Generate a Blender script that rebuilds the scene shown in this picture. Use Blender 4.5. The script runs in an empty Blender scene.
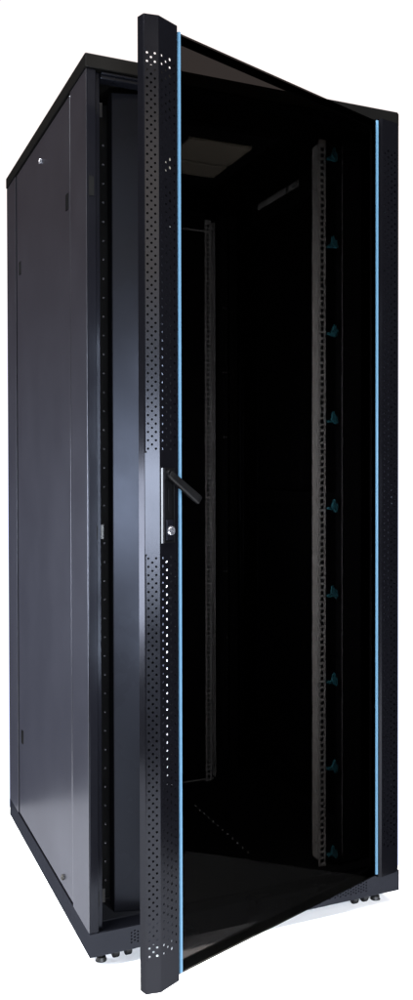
import bpy, bmesh, math
from mathutils import Vector, Matrix

scene = bpy.context.scene
COL = scene.collection
PI = math.pi

# ------------------------------------------------------------------ materials
def new_mat(name):
    m = bpy.data.materials.new(name); m.use_nodes = True
    nt = m.node_tree; nt.nodes.clear()
    return m, nt, nt.nodes, nt.links

def coat(name, diff, gloss, rough, tint=(1, 1, 1), bump=0.05, scale=900, wear=0.25):
    """powder coated / plated metal: diffuse under a thin even sheen, with
    a fine orange-peel bump and slow smudges in the sheen's roughness"""
    m, nt, N, L = new_mat(name)
    out = N.new('ShaderNodeOutputMaterial')
    mix = N.new('ShaderNodeMixShader'); d = N.new('ShaderNodeBsdfDiffuse'); g = N.new('ShaderNodeBsdfGlossy')
    tc = N.new('ShaderNodeTexCoord')
    n1 = N.new('ShaderNodeTexNoise'); n1.inputs['Scale'].default_value = 5; n1.inputs['Detail'].default_value = 5
    n2 = N.new('ShaderNodeTexNoise'); n2.inputs['Scale'].default_value = scale; n2.inputs['Detail'].default_value = 2
    L.new(tc.outputs['Object'], n1.inputs['Vector']); L.new(tc.outputs['Object'], n2.inputs['Vector'])
    mr = N.new('ShaderNodeMapRange')
    mr.inputs['To Min'].default_value = max(0.02, rough * (1 - wear)); mr.inputs['To Max'].default_value = rough * (1 + wear)
    mr.inputs['From Min'].default_value = .3; mr.inputs['From Max'].default_value = .7
    L.new(n1.outputs['Fac'], mr.inputs['Value']); L.new(mr.outputs['Result'], g.inputs['Roughness'])
    mg = N.new('ShaderNodeMapRange')
    mg.inputs['To Min'].default_value = gloss * .95; mg.inputs['To Max'].default_value = gloss * 1.05
    mg.inputs['From Min'].default_value = .3; mg.inputs['From Max'].default_value = .7
    L.new(n1.outputs['Fac'], mg.inputs['Value']); L.new(mg.outputs['Result'], mix.inputs['Fac'])
    if bump:
        b = N.new('ShaderNodeBump'); b.inputs['Strength'].default_value = bump; b.inputs['Distance'].default_value = .0006
        L.new(n2.outputs['Fac'], b.inputs['Height'])
        L.new(b.outputs['Normal'], d.inputs['Normal']); L.new(b.outputs['Normal'], g.inputs['Normal'])
    d.inputs['Color'].default_value = (*diff, 1); g.inputs['Color'].default_value = (*tint, 1)
    L.new(d.outputs[0], mix.inputs[1]); L.new(g.outputs[0], mix.inputs[2]); L.new(mix.outputs[0], out.inputs['Surface'])
    return m

M_PANEL = coat('black powder coat side panel', (.0024, .0022, .0028), .055, .30, tint=(.92, .95, 1.08), wear=.04)
M_ROOF  = coat('black powder coat roof', (.0020, .0019, .0018), .004, .32)
M_BLACK = coat('black powder coat frame', (.0022, .0023, .0032), .011, .26, tint=(.85, .92, 1.12))
M_DOOR  = coat('black powder coat door', (.0015, .0015, .0020), .0085, .20, tint=(.91, .95, 1.10))
M_INNER = coat('black powder coat inside', (.006, .006, .007), .010, .40)
M_BAFF  = coat('black powder coat baffle', (.0022, .0022, .0028), .0045, .27, tint=(.80, .90, 1.15))
M_POST  = coat('black powder coat post', (.0022, .0022, .003), .007, .20, tint=(.85, .92, 1.1))
M_PLAST = coat('black plastic', (.0016, .0016, .0018), .007, .35, bump=.1)
M_DARK  = coat('dull black latch plastic', (.0015, .0015, .0016), .004, .45)
M_RUB   = coat('black rubber wheel', (.004, .004, .004), .02, .5)
M_ZINC  = coat('zinc plated steel', (.40, .40, .40), .25, .35, tint=(.8, .8, .82))
M_ZINC2 = coat('dull plated steel bracket', (.014, .013, .012), .03, .35)
M_CHROM = coat('chromed lock metal', (.10, .10, .11), .6, .14, tint=(.85, .87, .9), bump=0)
M_BEZEL = coat('bright satin bezel', (.008, .008, .009), .015, .2, bump=0)
M_STRIP = coat('light blue trim plastic', (.036, .083, .128), .02, .35, bump=0, wear=.1)
M_TEAL  = coat('teal plastic clip', (.022, .11, .14), .03, .4)
M_TRAY  = coat('grey roof tray steel', (.30, .27, .22), .05, .4)
M_FLOOR = coat('white paper sweep', (.95, .95, .95), .01, .6, bump=.02)

def glass_mat():
    m, nt, N, L = new_mat('dark tinted glass')
    out = N.new('ShaderNodeOutputMaterial'); mix = N.new('ShaderNodeMixShader')
    t = N.new('ShaderNodeBsdfTransparent'); g = N.new('ShaderNodeBsdfGlossy')
    t.inputs['Color'].default_value = (.175, .165, .160, 1)      # per face, two faces to the pane
    tc = N.new('ShaderNodeTexCoord'); n = N.new('ShaderNodeTexNoise'); n.inputs['Scale'].default_value = 3
    mr = N.new('ShaderNodeMapRange'); mr.inputs['To Min'].default_value = .01; mr.inputs['To Max'].default_value = .06
    L.new(tc.outputs['Object'], n.inputs['Vector']); L.new(n.outputs['Fac'], mr.inputs['Value'])
    L.new(mr.outputs['Result'], g.inputs['Roughness'])
    mix.inputs['Fac'].default_value = .001
    L.new(t.outputs[0], mix.inputs[1]); L.new(g.outputs[0], mix.inputs[2]); L.new(mix.outputs[0], out.inputs['Surface'])
    return m
M_GLASS = glass_mat()

# ------------------------------------------------------------------ helpers
def obj(name, bm, mat, parent=None, bevel=0, solid=0, smooth=False, segs=2):
    me = bpy.data.meshes.new(name)
    bmesh.ops.recalc_face_normals(bm, faces=bm.faces) if not solid else None
    bm.to_mesh(me); bm.free()
    o = bpy.data.objects.new(name, me); COL.objects.link(o)
    me.materials.append(mat)
    if parent: o.parent = parent
    if solid:
        s = o.modifiers.new('thickness', 'SOLIDIFY'); s.thickness = abs(solid); s.offset = -1 if solid > 0 else 1
    if bevel:
        b = o.modifiers.new('edges', 'BEVEL'); b.width = bevel; b.segments = segs; b.limit_method = 'ANGLE'; b.angle_limit = math.radians(40)
    if smooth:
        for p in me.polygons: p.use_smooth = True
    return o

def box(bm, x0, y0, z0, x1, y1, z1, mtx=None):
    r = bmesh.ops.create_cube(bm, size=1)
    m = Matrix.Translation(((x0+x1)/2, (y0+y1)/2, (z0+z1)/2)) @ Matrix.Diagonal((x1-x0, y1-y0, z1-z0, 1))
    bmesh.ops.transform(bm, matrix=(mtx @ m) if mtx else m, verts=r['verts'])

def prism(bm, pts, axis, a, b):
    """closed outline pts (2-D) run along axis 'z' / 'x' / 'y' from a to b"""
    def P(p, t):
        return {'z': (p[0], p[1], t), 'y': (p[0], t, p[1]), 'x': (t, p[0], p[1])}[axis]
    lo = [bm.verts.new(P(p, a)) for p in pts]; hi = [bm.verts.new(P(p, b)) for p in pts]
    n = len(pts)
    bm.faces.new(lo[::-1]); bm.faces.new(hi)
    for i in range(n): bm.faces.new((lo[i], lo[(i+1) % n], hi[(i+1) % n], hi[i]))

def cyl(bm, c, axis, r, h, segs=24, r2=None):
    R = {'z': Matrix(), 'y': Matrix.Rotation(PI/2, 4, 'X'), 'x': Matrix.Rotation(PI/2, 4, 'Y')}[axis]
    bmesh.ops.create_cone(bm, cap_ends=True, segments=segs, radius1=r, radius2=r if r2 is None else r2, depth=h,
                          matrix=Matrix.Translation(c) @ R)

UNIT8 = [(1, 0), (1, 1), (0, 1), (-1, 1), (-1, 0), (-1, -1), (0, -1), (1, -1)]
def cell(bm, P, u0, u1, v0, v1, r, square=False, cu=None):
    """one sheet cell with a hole; P maps (u, v) to a point"""
    cu = (u0+u1)/2 if cu is None else cu; cv = (v0+v1)/2
    outer = [bm.verts.new(P(u1 if a > 0 else u0 if a < 0 else cu, v1 if b > 0 else v0 if b < 0 else cv)) for a, b in UNIT8]
    inner = []
    for a, b in UNIT8:
        k = 1 if square else 1/math.hypot(a, b)
        inner.append(bm.verts.new(P(cu+a*k*r, cv+b*k*r)))
    for i in range(8):
        j = (i+1) % 8
        bm.faces.new((outer[i], outer[j], inner[j], inner[i]))
def sheet(bm, P, u0, u1, v0, v1):
    if v1-v0 < 1e-5 or u1-u0 < 1e-5: return
    bm.faces.new([bm.verts.new(P(*q)) for q in ((u0, v0), (u1, v0), (u1, v1), (u0, v1))])
def holed_column(bm, P, u0, u1, V0, V1, spans, pitch, off, r, square=False, cu=None):
    """a strip u0..u1, V0..V1 with holes every pitch inside each span"""
    v = V0
    for s0, s1 in spans:
        n = int((s1-s0-off) / pitch)
        a = s0+off
        sheet(bm, P, u0, u1, v, a)
        for i in range(n): cell(bm, P, u0, u1, a+i*pitch, a+(i+1)*pitch, r, square, cu)
        v = a+n*pitch
    sheet(bm, P, u0, u1, v, V1)

# ------------------------------------------------------------------ sizes (metres)
W, D, H = .806, 1.030, 2.000
FLOOR = -.033                   # the ground, below the underside of the plinth
ZB, ZR = .053, 1.969            # top of the plinth, underside of the roof

# ------------------------------------------------------------------ the floor it stands on
bm = bmesh.new()
vs = [bm.verts.new((x, y, FLOOR)) for x, y in ((-1.3, -1.9), (.93, -1.9), (.93, .0), (.93, 1.2), (-1.3, 1.2))]
bm.faces.new(vs)
fl = obj('floor', bm, M_FLOOR); fl['kind'] = 'structure'; fl['label'] = 'plain white floor under the black cabinet'

# ------------------------------------------------------------------ the cabinet
cab = bpy.data.objects.new('server_cabinet', None); COL.objects.link(cab)
cab.location = (0, 0, 0); cab.empty_display_size = .2
cab['label'] = 'tall black steel server cabinet with its tinted glass door standing half open'
cab['category'] = 'server cabinet'

# roof: a flat cap with snipped corners and a turned-down rim
bm = bmesh.new()
c = .010
def snip(x0, y0, x1, y1, c):
    return [(x0+c*.25, y0), (x1-c, y0), (x1, y0+c), (x1, y1-c), (x1-c, y1), (x0+c, y1), (x0, y1-c), (x0, y0+c*.25)]
prism(bm, snip(-.003, -.003, W+.001, D+.003, c), 'z', ZR, H)
roof = obj('roof', bm, M_ROOF, cab, bevel=.0018)

# plinth with a perforated front
bm = bmesh.new()
box(bm, 0, .003, 0, W, D, ZB)
plinth = obj('plinth', bm, M_BLACK, cab, bevel=.002)
bm = bmesh.new()
P = lambda u, v: (u, 0, v)
gx0, gx1, gp = .092, .712, .0074
sheet(bm, P, 0, gx0, 0, ZB-.001); sheet(bm, P, gx1, W, 0, ZB-.001)
n = int((gx1-gx0)/gp)
gw = (gx1-gx0)/n
for i in range(n):
    holed_column(bm, P, gx0+i*gw, gx0+(i+1)*gw, 0, ZB-.001, [(.012, .012+gp*4+.0045)], gp, .0037 if i % 2 else 0, .0022)
obj('vent_grille', bm, M_BLACK, plinth, solid=.0012)

# floor pan inside, with its row of rivets
bm = bmesh.new(); box(bm, .02, .05, ZB, W-.02, D-.02, ZB+.003)
pan = obj('floor_pan', bm, M_INNER, cab)
for i in range(12):
    bm = bmesh.new(); cyl(bm, (.4965, .27+i*.0375, ZB+.005), 'z', .0028, .004, 10, .0014)
    obj('rivet', bm, M_ZINC, pan)

# four corner posts
def post(x, y, sx, sy):
    bm = bmesh.new()
    # folded L: an outer front face and a long side face, closed into a hollow section
    pts = [(.0016, 0), (.0215, 0), (.0215, .016), (.034, .016), (.034, .040), (.020, .040), (.020, .156), (.0016, .156)]
    pts = [(x+sx*a, y+sy*b) for a, b in pts]
    if sx*sy < 0: pts.reverse()
    prism(bm, pts, 'z', ZB+.0005, ZR-.0005)
    return bm
post_l = obj('corner_post', post(0, .001, 1, 1), M_POST, cab, bevel=.0018)
post_r = obj('corner_post', post(W-.001, .002, -1, 1), M_POST, cab, bevel=.0018)
rear_l = obj('corner_post', post(0, D, 1, -1), M_POST, cab, bevel=.0018)
obj('corner_post', post(W, D, -1, -1), M_POST, cab, bevel=.0018)
for o, x0, x1, y0, y1 in ((post_l, 0, .0014, .0035, .1565), (post_r, W-.0024, W-.0010, .0045, .1575), (rear_l, 0, .0014, .8765, D-.004)):
    bm = bmesh.new(); box(bm, x0, y0, ZB+.001, x1, y1, ZR-.001)
    obj('side_cover', bm, M_PANEL, o, bevel=.0004)
# recessed keeper slot in the front post, door-keeper brackets and bright discs for light showing in a row of holes
bm = bmesh.new(); box(bm, .005, -.0005, 1.690, .0165, .004, 1.733)
obj('keeper_slot', bm, M_DARK, post_l)
for z in (1.888, .947, .126):
    bm = bmesh.new()
    box(bm, .0218, .004, z-.016, .0235, .022, z+.016); box(bm, .0235, .020, z-.016, .041, .0225, z+.016)
    obj('keeper_bracket', bm, M_PLAST, post_l, bevel=.0008)
bm = bmesh.new(); box(bm, .0550, .150, ZB+.01, .1060, .153, ZR-.02)
strip = obj('hole_strip', bm, M_DARK, cab)
for i in range(40):
    z = .106+i*.0448
    if min(abs(z-q) for q in (1.888, .947, .126)) < .02: continue
    bm = bmesh.new(); cyl(bm, (.0755, .149, z), 'y', .0030, .003, 10, .0022)
    obj('hole_glint', bm, M_CHROM, strip)  # bright disc stands in for light at the hole

M_DULL = coat('dull grey upright edge', (.10, .10, .11), .02, .4)
bm = bmesh.new(); prism(bm, [(.684, .090), (.687, .086), (.7405, .086), (.7405, .089), (.688, .089), (.687, .120), (.684, .120)], 'z', ZB+.01, 1.94)
inner_post = obj('inner_upright', bm, M_INNER, cab)
bm = bmesh.new(); box(bm, .6835, .0835, ZB+.03, .6855, .0858, 1.92)
obj('edge_strip', bm, M_DULL, inner_post)
# top front beam, side and rear beams
bm = bmesh.new(); box(bm, .0350, .012, 1.9545, W-.0355, .044, ZR-.0008)
box(bm, .0350, .004, 1.9620, W-.0355, .0115, ZR-.001)
obj('top_beam', bm, M_BLACK, cab, bevel=.002)
for x in (.0205, W-.0505):
    for z0, z1 in ((1.905, 1.966), (ZB+.004, .098), (.985, 1.025)):
        bm = bmesh.new(); box(bm, x, .20, z0, x+.030, .86, z1)
        obj('side_beam', bm, M_INNER, cab, bevel=.002)
# slotted comb at the top of the right-hand side
bm = bmesh.new()
for i in range(34):
    y = .478+i*.0089
    if 7 < i < 10: continue
    box(bm, .7470, y, 1.933, .7492, y+.0030, 1.951)
box(bm, .7494, .474, 1.9325, .7502, .782, 1.9345)
obj('vent_slats', bm, M_ZINC, cab)

# baffle beside the left rail
bm = bmesh.new()
prism(bm, [(.0775, .0800), (.0790, .0780), (.190, .0420), (.1905, .0448), (.0805, .0810), (.0805, .115), (.0775, .115)], 'z', ZB+.004, 1.9535)
obj('baffle_plate', bm, M_BAFF, cab, bevel=.0006)

# added bright bar by the baffle, makes one column of door perforations read white
bm = bmesh.new(); box(bm, .1990, .0560, .36, .2080, .0590, .935)
obj('bright_backing_bar', bm, M_ZINC, cab, bevel=.0006)

# side panels
def side_panel(x0, x1):
    bm = bmesh.new(); box(bm, x0, .1655, ZB+.006, x1, .8590, ZR-.0035)
    return obj('side_panel', bm, M_PANEL, cab, bevel=.003, segs=3)
sp_l = side_panel(.0008, .0185); sp_r = side_panel(W-.0185, W-.0008)
for y in (.806, .192):
    z = 1.681 if y > .5 else 1.722
    for z in (z, .30):
        if z == .30 and y < .5: continue
        bm = bmesh.new(); box(bm, -.0010, y-.012, z-.019, .004, y+.012, z+.019)
        lt = obj('latch', bm, M_DARK, sp_l, bevel=.001)
        bm = bmesh.new(); box(bm, -.0020, y-.003, z-.009, .000, y+.003, z+.006)
        obj('latch_slide', bm, M_DARK, sp_l, bevel=.0008)
for y, z in ((.496, 1.905), (.262, .085)):
    bm = bmesh.new(); cyl(bm, (-.001, y, z), 'x', .0070, .006, 20); cyl(bm, (-.0035, y, z), 'x', .0044, .004, 16, .0030)
    obj('panel_lock', bm, M_CHROM if z > 1 else M_ZINC2, sp_l, bevel=.0006)

# rear door with a stiffening rib, rear cross rails
bm = bmesh.new(); box(bm, .030, D-.0145, ZB-.004, W-.030, D-.0045, ZR+.002)
for x in (.25, .40, .55): box(bm, x-.012, D-.020, .20, x+.012, D-.0122, 1.80)
box(bm, .10, D-.024, .98, .70, D-.0203, 1.02)
obj('rear_door', bm, M_INNER, cab, bevel=.002)
bm = bmesh.new(); box(bm, .690, .950, .10, .712, .953, 1.93); rp = obj('rear_strip', bm, M_INNER, cab)
for z in (1.639, 1.421, 1.203, .979, .748, .52):
    for x in (.696, .7055):
        bm = bmesh.new(); cyl(bm, (x, .949, z), 'y', .0026, .003, 8, .0016); obj('rivet', bm, M_ZINC, rp)
for z in (1.879, .062):
    bm = bmesh.new(); box(bm, .165, .903, z-.0022, .640, .908, z+.0022)
    obj('cross_rail', bm, M_ZINC, cab, bevel=.0006)

# nineteen-inch rails with square holes
def rail(xin, sx, yf, sy, z0, z1, flange):
    """hole face at depth yf from inner edge xin outward (sx), return flange running sy back from the inner or outer edge"""
    bm = bmesh.new()
    wf = .0205 if flange == 'inner' else .021
    P = lambda u, v: (xin+sx*u, yf, v)
    holed_column(bm, P, .0, wf, z0, z1, [(z0+.006, z1-.004)], .01588, 0, .0050, True, wf*.52)
    xe = xin if flange == 'inner' else xin+sx*wf
    Q = lambda u, v: (xe, yf+sy*u, v)
    zt = z1-.014
    zl = z0+.020
    holed_column(bm, Q, .0030, .019, zl, zt, [(zl+.02, zt-.01)], .0445, 0, .0042)
    sheet(bm, Q, .019, .033, zl, zt)
    return bm
obj('mounting_rail', rail(.6235, 1, .100, 1, .056, 1.937, 'inner'), M_ZINC, cab, solid=.002)
obj('mounting_rail', rail(.1825, -1, .100, 1, .056, 1.937, 'inner'), M_ZINC, cab, solid=.002)
obj('mounting_rail', rail(.611, 1, .900, -1, .057, 1.915, 'outer'), M_ZINC, cab, solid=.002)
obj('mounting_rail', rail(.195, -1, .900, -1, .057, 1.915, 'outer'), M_ZINC, cab, solid=.002)

# cable clips beside the right front rail
for i in range(9):
    z = 1.896-i*.2254
    bm = bmesh.new()
    prism(bm, [(.650, z-.002), (.655, z+.017), (.660, z+.019), (.662, z+.008), (.668, z+.006), (.669, z-.012), (.662, z-.016), (.658, z-.010)], 'y', .078, .086)
    box(bm, .6455, .086, z-.010, .668, .1005, z-.004)
    q = math.radians((4, -7, 9, -3, 6, -9, 2, 8, -5)[i])
    bmesh.ops.rotate(bm, cent=(.652, .09, z-.006), matrix=Matrix.Rotation(q, 3, 'Y'), verts=bm.verts)
    obj('cable_clip', bm, M_TEAL, cab, bevel=.001)

# tray under the roof
bm = bmesh.new(); box(bm, .16, .20, 1.9555, .56, .72, 1.9670); tr = obj('roof_tray', bm, M_INNER, cab)
for y0, y1 in ((.275, .435), (.455, .560)):
    bm = bmesh.new(); box(bm, .335, y0, 1.946, .512, y1, 1.9545); obj('tray_plate', bm, M_TRAY, tr, bevel=.002)

# casters and levelling feet
for x in (.086, W-.092):
    for y in (.052, D-.052):
        bm = bmesh.new(); box(bm, x-.026, y-.022, -.010, x+.026, y+.022, -.0005); cyl(bm, (x, y, -.012), 'z', .010, .012)
        cs = obj('caster', bm, M_RUB, cab, bevel=.001)
        for dx in (-.0145, .0145):
            bm = bmesh.new(); cyl(bm, (x+dx, y-.004, FLOOR+.0152), 'x', .0152, .015, 28)
            obj('wheel', bm, M_RUB, cs, bevel=.003)
        fx = x-.048 if x < .4 else x+.048
        bm = bmesh.new(); cyl(bm, (fx, y-.006, FLOOR+.005), 'z', .013, .010, 20, .010); cyl(bm, (fx, y-.006, -.012), 'z', .0045, .024, 12)
        obj('levelling_foot', bm, M_RUB, cab, bevel=.001)

# ------------------------------------------------------------------ the door, on its right-hand hinge
ANG = math.radians(22.13)
E = Vector((.8105, .0005, 0))
U = Vector((-math.cos(ANG), -math.sin(ANG), 0)); NN = Vector((math.sin(ANG), -math.cos(ANG), 0))
def DP(u, n, z): return E + U*u + NN*n + Vector((0, 0, z))
DM = Matrix(((U.x, NN.x, 0, E.x), (U.y, NN.y, 0, E.y), (0, 0, 1, 0), (0, 0, 0, 1)))   # (u, n, z) -> world
Z0, Z1 = .0555, 1.9665
LD = .831
GU0, GU1 = .094, LD-.094        # where the glass begins behind the trim

bm = bmesh.new()                 # the door's own body: thin ring round the glass
box(bm, GU0-.012, -.0245, Z1-.023, GU1+.012, -.0165, Z1-.007, DM)
box(bm, GU0-.012, -.0245, Z0+.006, GU1+.012, -.0165, Z0+.026, DM)
box(bm, GU0-.014, -.0245, Z0+.0262, GU0+.006, -.0165, Z1-.0232, DM)
box(bm, GU1-.006, -.0245, Z0+.0262, GU1+.014, -.0165, Z1-.0232, DM)
door = obj('door', bm, M_INNER, cab, bevel=.001)

bm = bmesh.new(); box(bm, GU0-.012, -.0160, Z0+.006, GU1+.012, -.0110, Z1-.007, DM)
obj('glass_pane', bm, M_GLASS, door)

# perforated stiles: a folded sheet; profile given for the free edge as (u from the edge, n)
PROF = [(.0022, -.0305), (.0, -.0105), (.0010, -.0085), (.0245, .0060), (.0785, -.0016), (.0828, -.0095)]
PITCH, HR = .0163, .0024
def stile(side):
    bm = bmesh.new()
    uu = (lambda a: LD-a) if side == 'free' else (lambda a: a)
    spans = [(Z0+.066, .925), (1.118, Z1-.062)] if side == 'free' else [(Z0+.066, Z1-.062)]
    for i in range(len(PROF)-1):
        a, b = PROF[i], PROF[i+1]
        def P(t, v, a=a, b=b): return DP(uu(a[0]+(b[0]-a[0])*t), a[1]+(b[1]-a[1])*t, v)
        cols = {2: [.02, .36, .58, .90], 3: [.06, .28, .48, .72, .94], 4: [.2, .8]}.get(i, [])
        if i == 4 and side != 'free': cols = []
        if not cols: sheet(bm, P, 0, 1, Z0, Z1); continue
        Lw = math.hypot(b[0]-a[0], b[1]-a[1])
        v = Z0
        for s0, s1 in spans:
            n = int((s1-s0)/PITCH); s1 = s0+n*PITCH
            sheet(bm, P, 0, 1, v, s0)
            sheet(bm, P, 0, cols[0], s0, s1); sheet(bm, P, cols[-1], 1, s0, s1)
            for k in range(len(cols)-1):
                Q = lambda q, v, P=P, Lw=Lw: P(q/Lw, v)
                off = PITCH/2 if k % 2 else 0
                m = n-1 if k % 2 else n
                c0, c1 = cols[k]*Lw, cols[k+1]*Lw
                sheet(bm, Q, c0, c1, s0, s0+off); sheet(bm, Q, c0, c1, s1-off, s1)
                for j in range(m): cell(bm, Q, c0, c1, s0+off+j*PITCH, s0+off+(j+1)*PITCH, (.0032 if (i, k) == (3, 2) else HR if side == 'free' else .0028) if i < 4 else .0017)
            v = s1
        sheet(bm, P, 0, 1, v, Z1)
    # capped ends, so the fold reads as a closed channel
    for z in (Z0, Z1):
        ring = [DP(uu(a), n, z) for a, n in PROF] + [DP(uu(.0830), -.0245, z), DP(uu(.0100), -.0305, z)]
        bm.faces.new([bm.verts.new(p) for p in ring])
    bmesh.ops.remove_doubles(bm, verts=bm.verts, dist=1e-5)
    bmesh.ops.recalc_face_normals(bm, faces=bm.faces)
    return obj('door_stile', bm, M_DOOR, door, solid=.0010)
st = stile('free'); st['label'] = 'perforated door upright carrying the swing handle'
stile('hinge')
# added dark strip, blocks light through most perforations of the free upright
bm = bmesh.new(); box(bm, LD-.050, -.0222, .215, LD-.006, -.0205, 1.865, DM)
obj('dark_backing_strip', bm, M_DARK, door, bevel=.0004)

# blue trim beside each stile
for side in (0, 1):
    uu = (lambda a: LD-a) if side == 0 else (lambda a: a)
    bm = bmesh.new()
    pts = [(.0862, -.0108), (.0866, -.0080), (.0880, -.0062), (.0900, -.0056), (.0916, -.0062), (.0926, -.0076), (.0931, -.0108)]
    loop0 = [bm.verts.new(DP(uu(a), n, Z0+.010)) for a, n in pts]; loop1 = [bm.verts.new(DP(uu(a), n, Z1-.007)) for a, n in pts]
    k = len(pts)
    bm.faces.new(loop0); bm.faces.new(loop1[::-1])
    for i in range(k): bm.faces.new((loop0[i], loop0[(i+1) % k], loop1[(i+1) % k], loop1[i]))
    obj('trim_strip', bm, M_STRIP, door)

# swing handle on the free stile
fa = (.0245, .0060); fb = (.0700, -.0005)
fu = Vector((-(fb[0]-fa[0]), fb[1]-fa[1])).normalized()            # along face 2 in (u, n), away from the edge
HO = DP(LD-.0282, .0055, 1.015)
HX = (U*fu.x + NN*fu.y); HN = HX.cross(Vector((0, 0, 1))).normalized()
if HN.dot(NN) < 0: HN = -HN
HM = Matrix(((HX.x, HN.x, 0, HO.x), (HX.y, HN.y, 0, HO.y), (0, 0, 1, HO.z), (0, 0, 0, 1)))   # (along, out, up)
bm = bmesh.new()                   # bright bevelled bezel down the outer edge
loop = [(.0, .0004), (.0022, .0028), (.0062, .0034), (.0062, .0004)]
lo = [bm.verts.new(HM @ Vector((x, y, -.074))) for x, y in loop]; hi = [bm.verts.new(HM @ Vector((x, y, .074))) for x, y in loop]
bm.faces.new(lo); bm.faces.new(hi[::-1])
for i in range(4): bm.faces.new((lo[i], lo[(i+1) % 4], hi[(i+1) % 4], hi[i]))
obj('handle_bezel', bm, M_BEZEL, door)
bm = bmesh.new()                   # long escutcheon with a recess
box(bm, .0325, .0002, -.074, .0355, .0050, .074, HM)
box(bm, .0064, .0002, .0500, .0323, .0056, .074, HM)
box(bm, .0064, .0002, -.074, .0323, .0046, -.0705, HM)
box(bm, .0064, .0002, -.0703, .0323, .0014, .0498, HM)
box(bm, .0175, .0016, -.012, .0195, .0040, .034, HM)
obj('handle_plate', bm, M_PLAST, door, bevel=.001)
bm = bmesh.new()                   # chrome lock housing and cylinder
box(bm, .0085, .0018, -.069, .0300, .0070, -.028, HM)
obj('lock_housing', bm, M_BLACK, door, bevel=.0025)
def hcyl(bm, a, z, n0, n1, r, r2=None):
    bmesh.ops.create_cone(bm, cap_ends=True, segments=24, radius1=r, radius2=r if r2 is None else r2, depth=n1-n0,
        matrix=HM @ Matrix.Translation((a, (n0+n1)/2, z)) @ Matrix.Rotation(-PI/2, 4, 'X'))
bm = bmesh.new(); hcyl(bm, .0200, -.050, .007, .0120, .0095, .0085)
lk = obj('lock_cylinder', bm, M_CHROM, door, bevel=.0008)
bm = bmesh.new(); box(bm, .0193, .0116, -.056, .0207, .0124, -.044, HM); obj('keyhole', bm, M_INNER, door)
# lever: swung sideways over the glass, tapering bar with a rounded end, standing off the door
bm = bmesh.new()
A0 = Vector((.014, .009, .062)); A1 = Vector((.075, .036, .008))
ax = (A1-A0); Ln = ax.length; ax.normalize()
out = Vector((0, 1, 0)); side = ax.cross(out).normalized(); out = side.cross(ax).normalized()
sec = [(0, .0075, .0050), (.10, .0085, .0062), (.5, .0088, .0058), (.92, .0096, .0052), (1.0, .0086, .0040)]
rings = []
for t, w, h in sec:
    p = A0+ax*Ln*t
    rg = []
    for a, b in ((-1, -.6), (-.7, -1), (.7, -1), (1, -.6), (1, .5), (.75, 1), (-.75, 1), (-1, .5)):
        rg.append(bm.verts.new(HM @ (p+side*w*a+out*h*b)))
    rings.append(rg)
for r0, r1 in zip(rings, rings[1:]):
    for i in range(8): bm.faces.new((r0[i], r0[(i+1) % 8], r1[(i+1) % 8], r1[i]))
bm.faces.new(rings[0][::-1]); bm.faces.new(rings[-1])
hcyl(bm, .016, .062, .003, .012, .0090)
obj('handle', bm, M_PLAST, door, bevel=.0008)

# hinges between door and post
for z in (.30, 1.02, 1.74):
    bm = bmesh.new(); cyl(bm, (.786, .006, z), 'z', .005, .06, 16)
    obj('hinge', bm, M_BLACK, cab)

# ------------------------------------------------------------------ light
w = bpy.data.worlds.new('World'); scene.world = w; w.use_nodes = True
nt = w.node_tree; N = nt.nodes; L = nt.links; N.clear()
wo = N.new('ShaderNodeOutputWorld'); bg = N.new('ShaderNodeBackground')
tc = N.new('ShaderNodeTexCoord'); sep = N.new('ShaderNodeSeparateXYZ'); L.new(tc.outputs['Generated'], sep.inputs[0])
def math_node(op, a, b=None):
    n = N.new('ShaderNodeMath'); n.operation = op
    for i, v in enumerate((a, b)):
        if v is None: continue
        if isinstance(v, (int, float)): n.inputs[i].default_value = v
        else: L.new(v, n.inputs[i])
    return n.outputs[0]
az = math_node('ARCTAN2', sep.outputs['X'], sep.outputs['Y'])           # 0 = straight behind the cabinet, + to the right
def ramp(v, a, b):
    n = N.new('ShaderNodeMapRange'); n.interpolation_type = 'SMOOTHSTEP'; L.new(v, n.inputs['Value'])
    n.inputs['From Min'].default_value = a; n.inputs['From Max'].default_value = b; return n.outputs[0]
# white backdrop behind the cabinet, a dark room elsewhere
mask = math_node('MULTIPLY', ramp(az, math.radians(-30), math.radians(-6)), ramp(az, math.radians(75), math.radians(55)))
mask = math_node('MULTIPLY', mask, ramp(sep.outputs['Z'], .86, .70))
mx = N.new('ShaderNodeMix'); mx.data_type = 'RGBA'
L.new(mask, mx.inputs['Factor'])
room = N.new('ShaderNodeMix'); room.data_type = 'RGBA'
L.new(ramp(sep.outputs['Z'], -.1, .3), room.inputs['Factor'])
room.inputs['A'].default_value = (.022, .024, .032, 1); room.inputs['B'].default_value = (.075, .055, .036, 1)
L.new(room.outputs['Result'], mx.inputs['A'])
up = N.new('ShaderNodeMix'); up.data_type = 'RGBA'
L.new(ramp(sep.outputs['Z'], -.15, .30), up.inputs['Factor'])
up.inputs['A'].default_value = (1.01, 1.07, 1.40, 1)
hi = N.new('ShaderNodeMix'); hi.data_type = 'RGBA'
L.new(ramp(az, math.radians(-8), math.radians(7)), hi.inputs['Factor'])
hi.inputs['A'].default_value = (.36, .215, .18, 1); hi.inputs['B'].default_value = (1.12, 1.03, 1.01, 1)
L.new(hi.outputs['Result'], up.inputs['B'])
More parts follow.
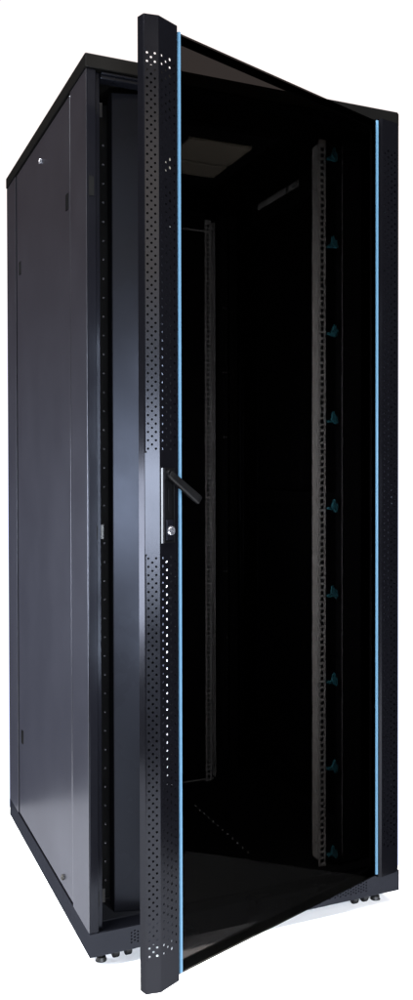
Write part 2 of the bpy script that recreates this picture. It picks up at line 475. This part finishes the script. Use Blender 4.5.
L.new(up.outputs['Result'], mx.inputs['B'])
L.new(mx.outputs['Result'], bg.inputs['Color']); L.new(bg.outputs[0], wo.inputs['Surface'])

def area(name, loc, target, sx, sy, power, color):
    l = bpy.data.lights.new(name, 'AREA'); l.shape = 'RECTANGLE'; l.size = sx; l.size_y = sy; l.energy = power; l.color = color
    o = bpy.data.objects.new(name, l); COL.objects.link(o); o.location = loc
    o.rotation_euler = (Vector(target)-Vector(loc)).to_track_quat('-Z', 'Y').to_euler()
    return o
area('left_overhead_fill', (-2.4, -.55, 4.8), (.2, -.2, 0), 2.2, 2.2, 1250, (1, 1, 1))  # added overhead lamp, washes floor shadows to white
area('right_overhead_fill', (1.3, -1.9, 5.2), (.1, -.4, 0), 2.6, 2.6, 640, (1, 1, 1))  # second added overhead, clears the shadow in front of the door
area('front_softbox', (-.25, -3.9, .95), (.1, 0, .95), 3.6, .75, 640, (.82, .89, 1))
area('warm_fill', (.1, -4.3, 2.65), (.1, 0, 1.7), 3.4, 1.2, 85, (1, .86, .68))  # added warm fill, brightens the upper part of the free stile
area('side_softbox', (-2.3, 1.5, .70), (0, -.3, .75), 1.0, .8, 170, (.86, .90, 1))
area('interior_fill', (.13, -.215, 1.0), (.62, .25, 1.0), .03, .85, 42, (.84, .92, 1))  # added unseen lamp behind the door's free edge, brightens rails and interior

# ------------------------------------------------------------------ camera
cd = bpy.data.cameras.new('camera'); cam = bpy.data.objects.new('camera', cd); COL.objects.link(cam); scene.camera = cam
cam.location = (-.5258, -2.1486, 1.0758)
cam.rotation_euler = (PI/2-.01556, .0003, -.46185)
cd.sensor_fit = 'VERTICAL'; cd.sensor_height = 36; cd.lens = 36*.9781
cd.shift_x = -.1018; cd.shift_y = -.0103
cd.clip_start = .05; cd.clip_end = 100
scene.view_settings.view_transform = 'Standard'; scene.view_settings.look = 'None'
scene.view_settings.exposure = 0; scene.view_settings.gamma = 1
scene.render.engine = 'CYCLES'
scene.cycles.transparent_max_bounces = 32
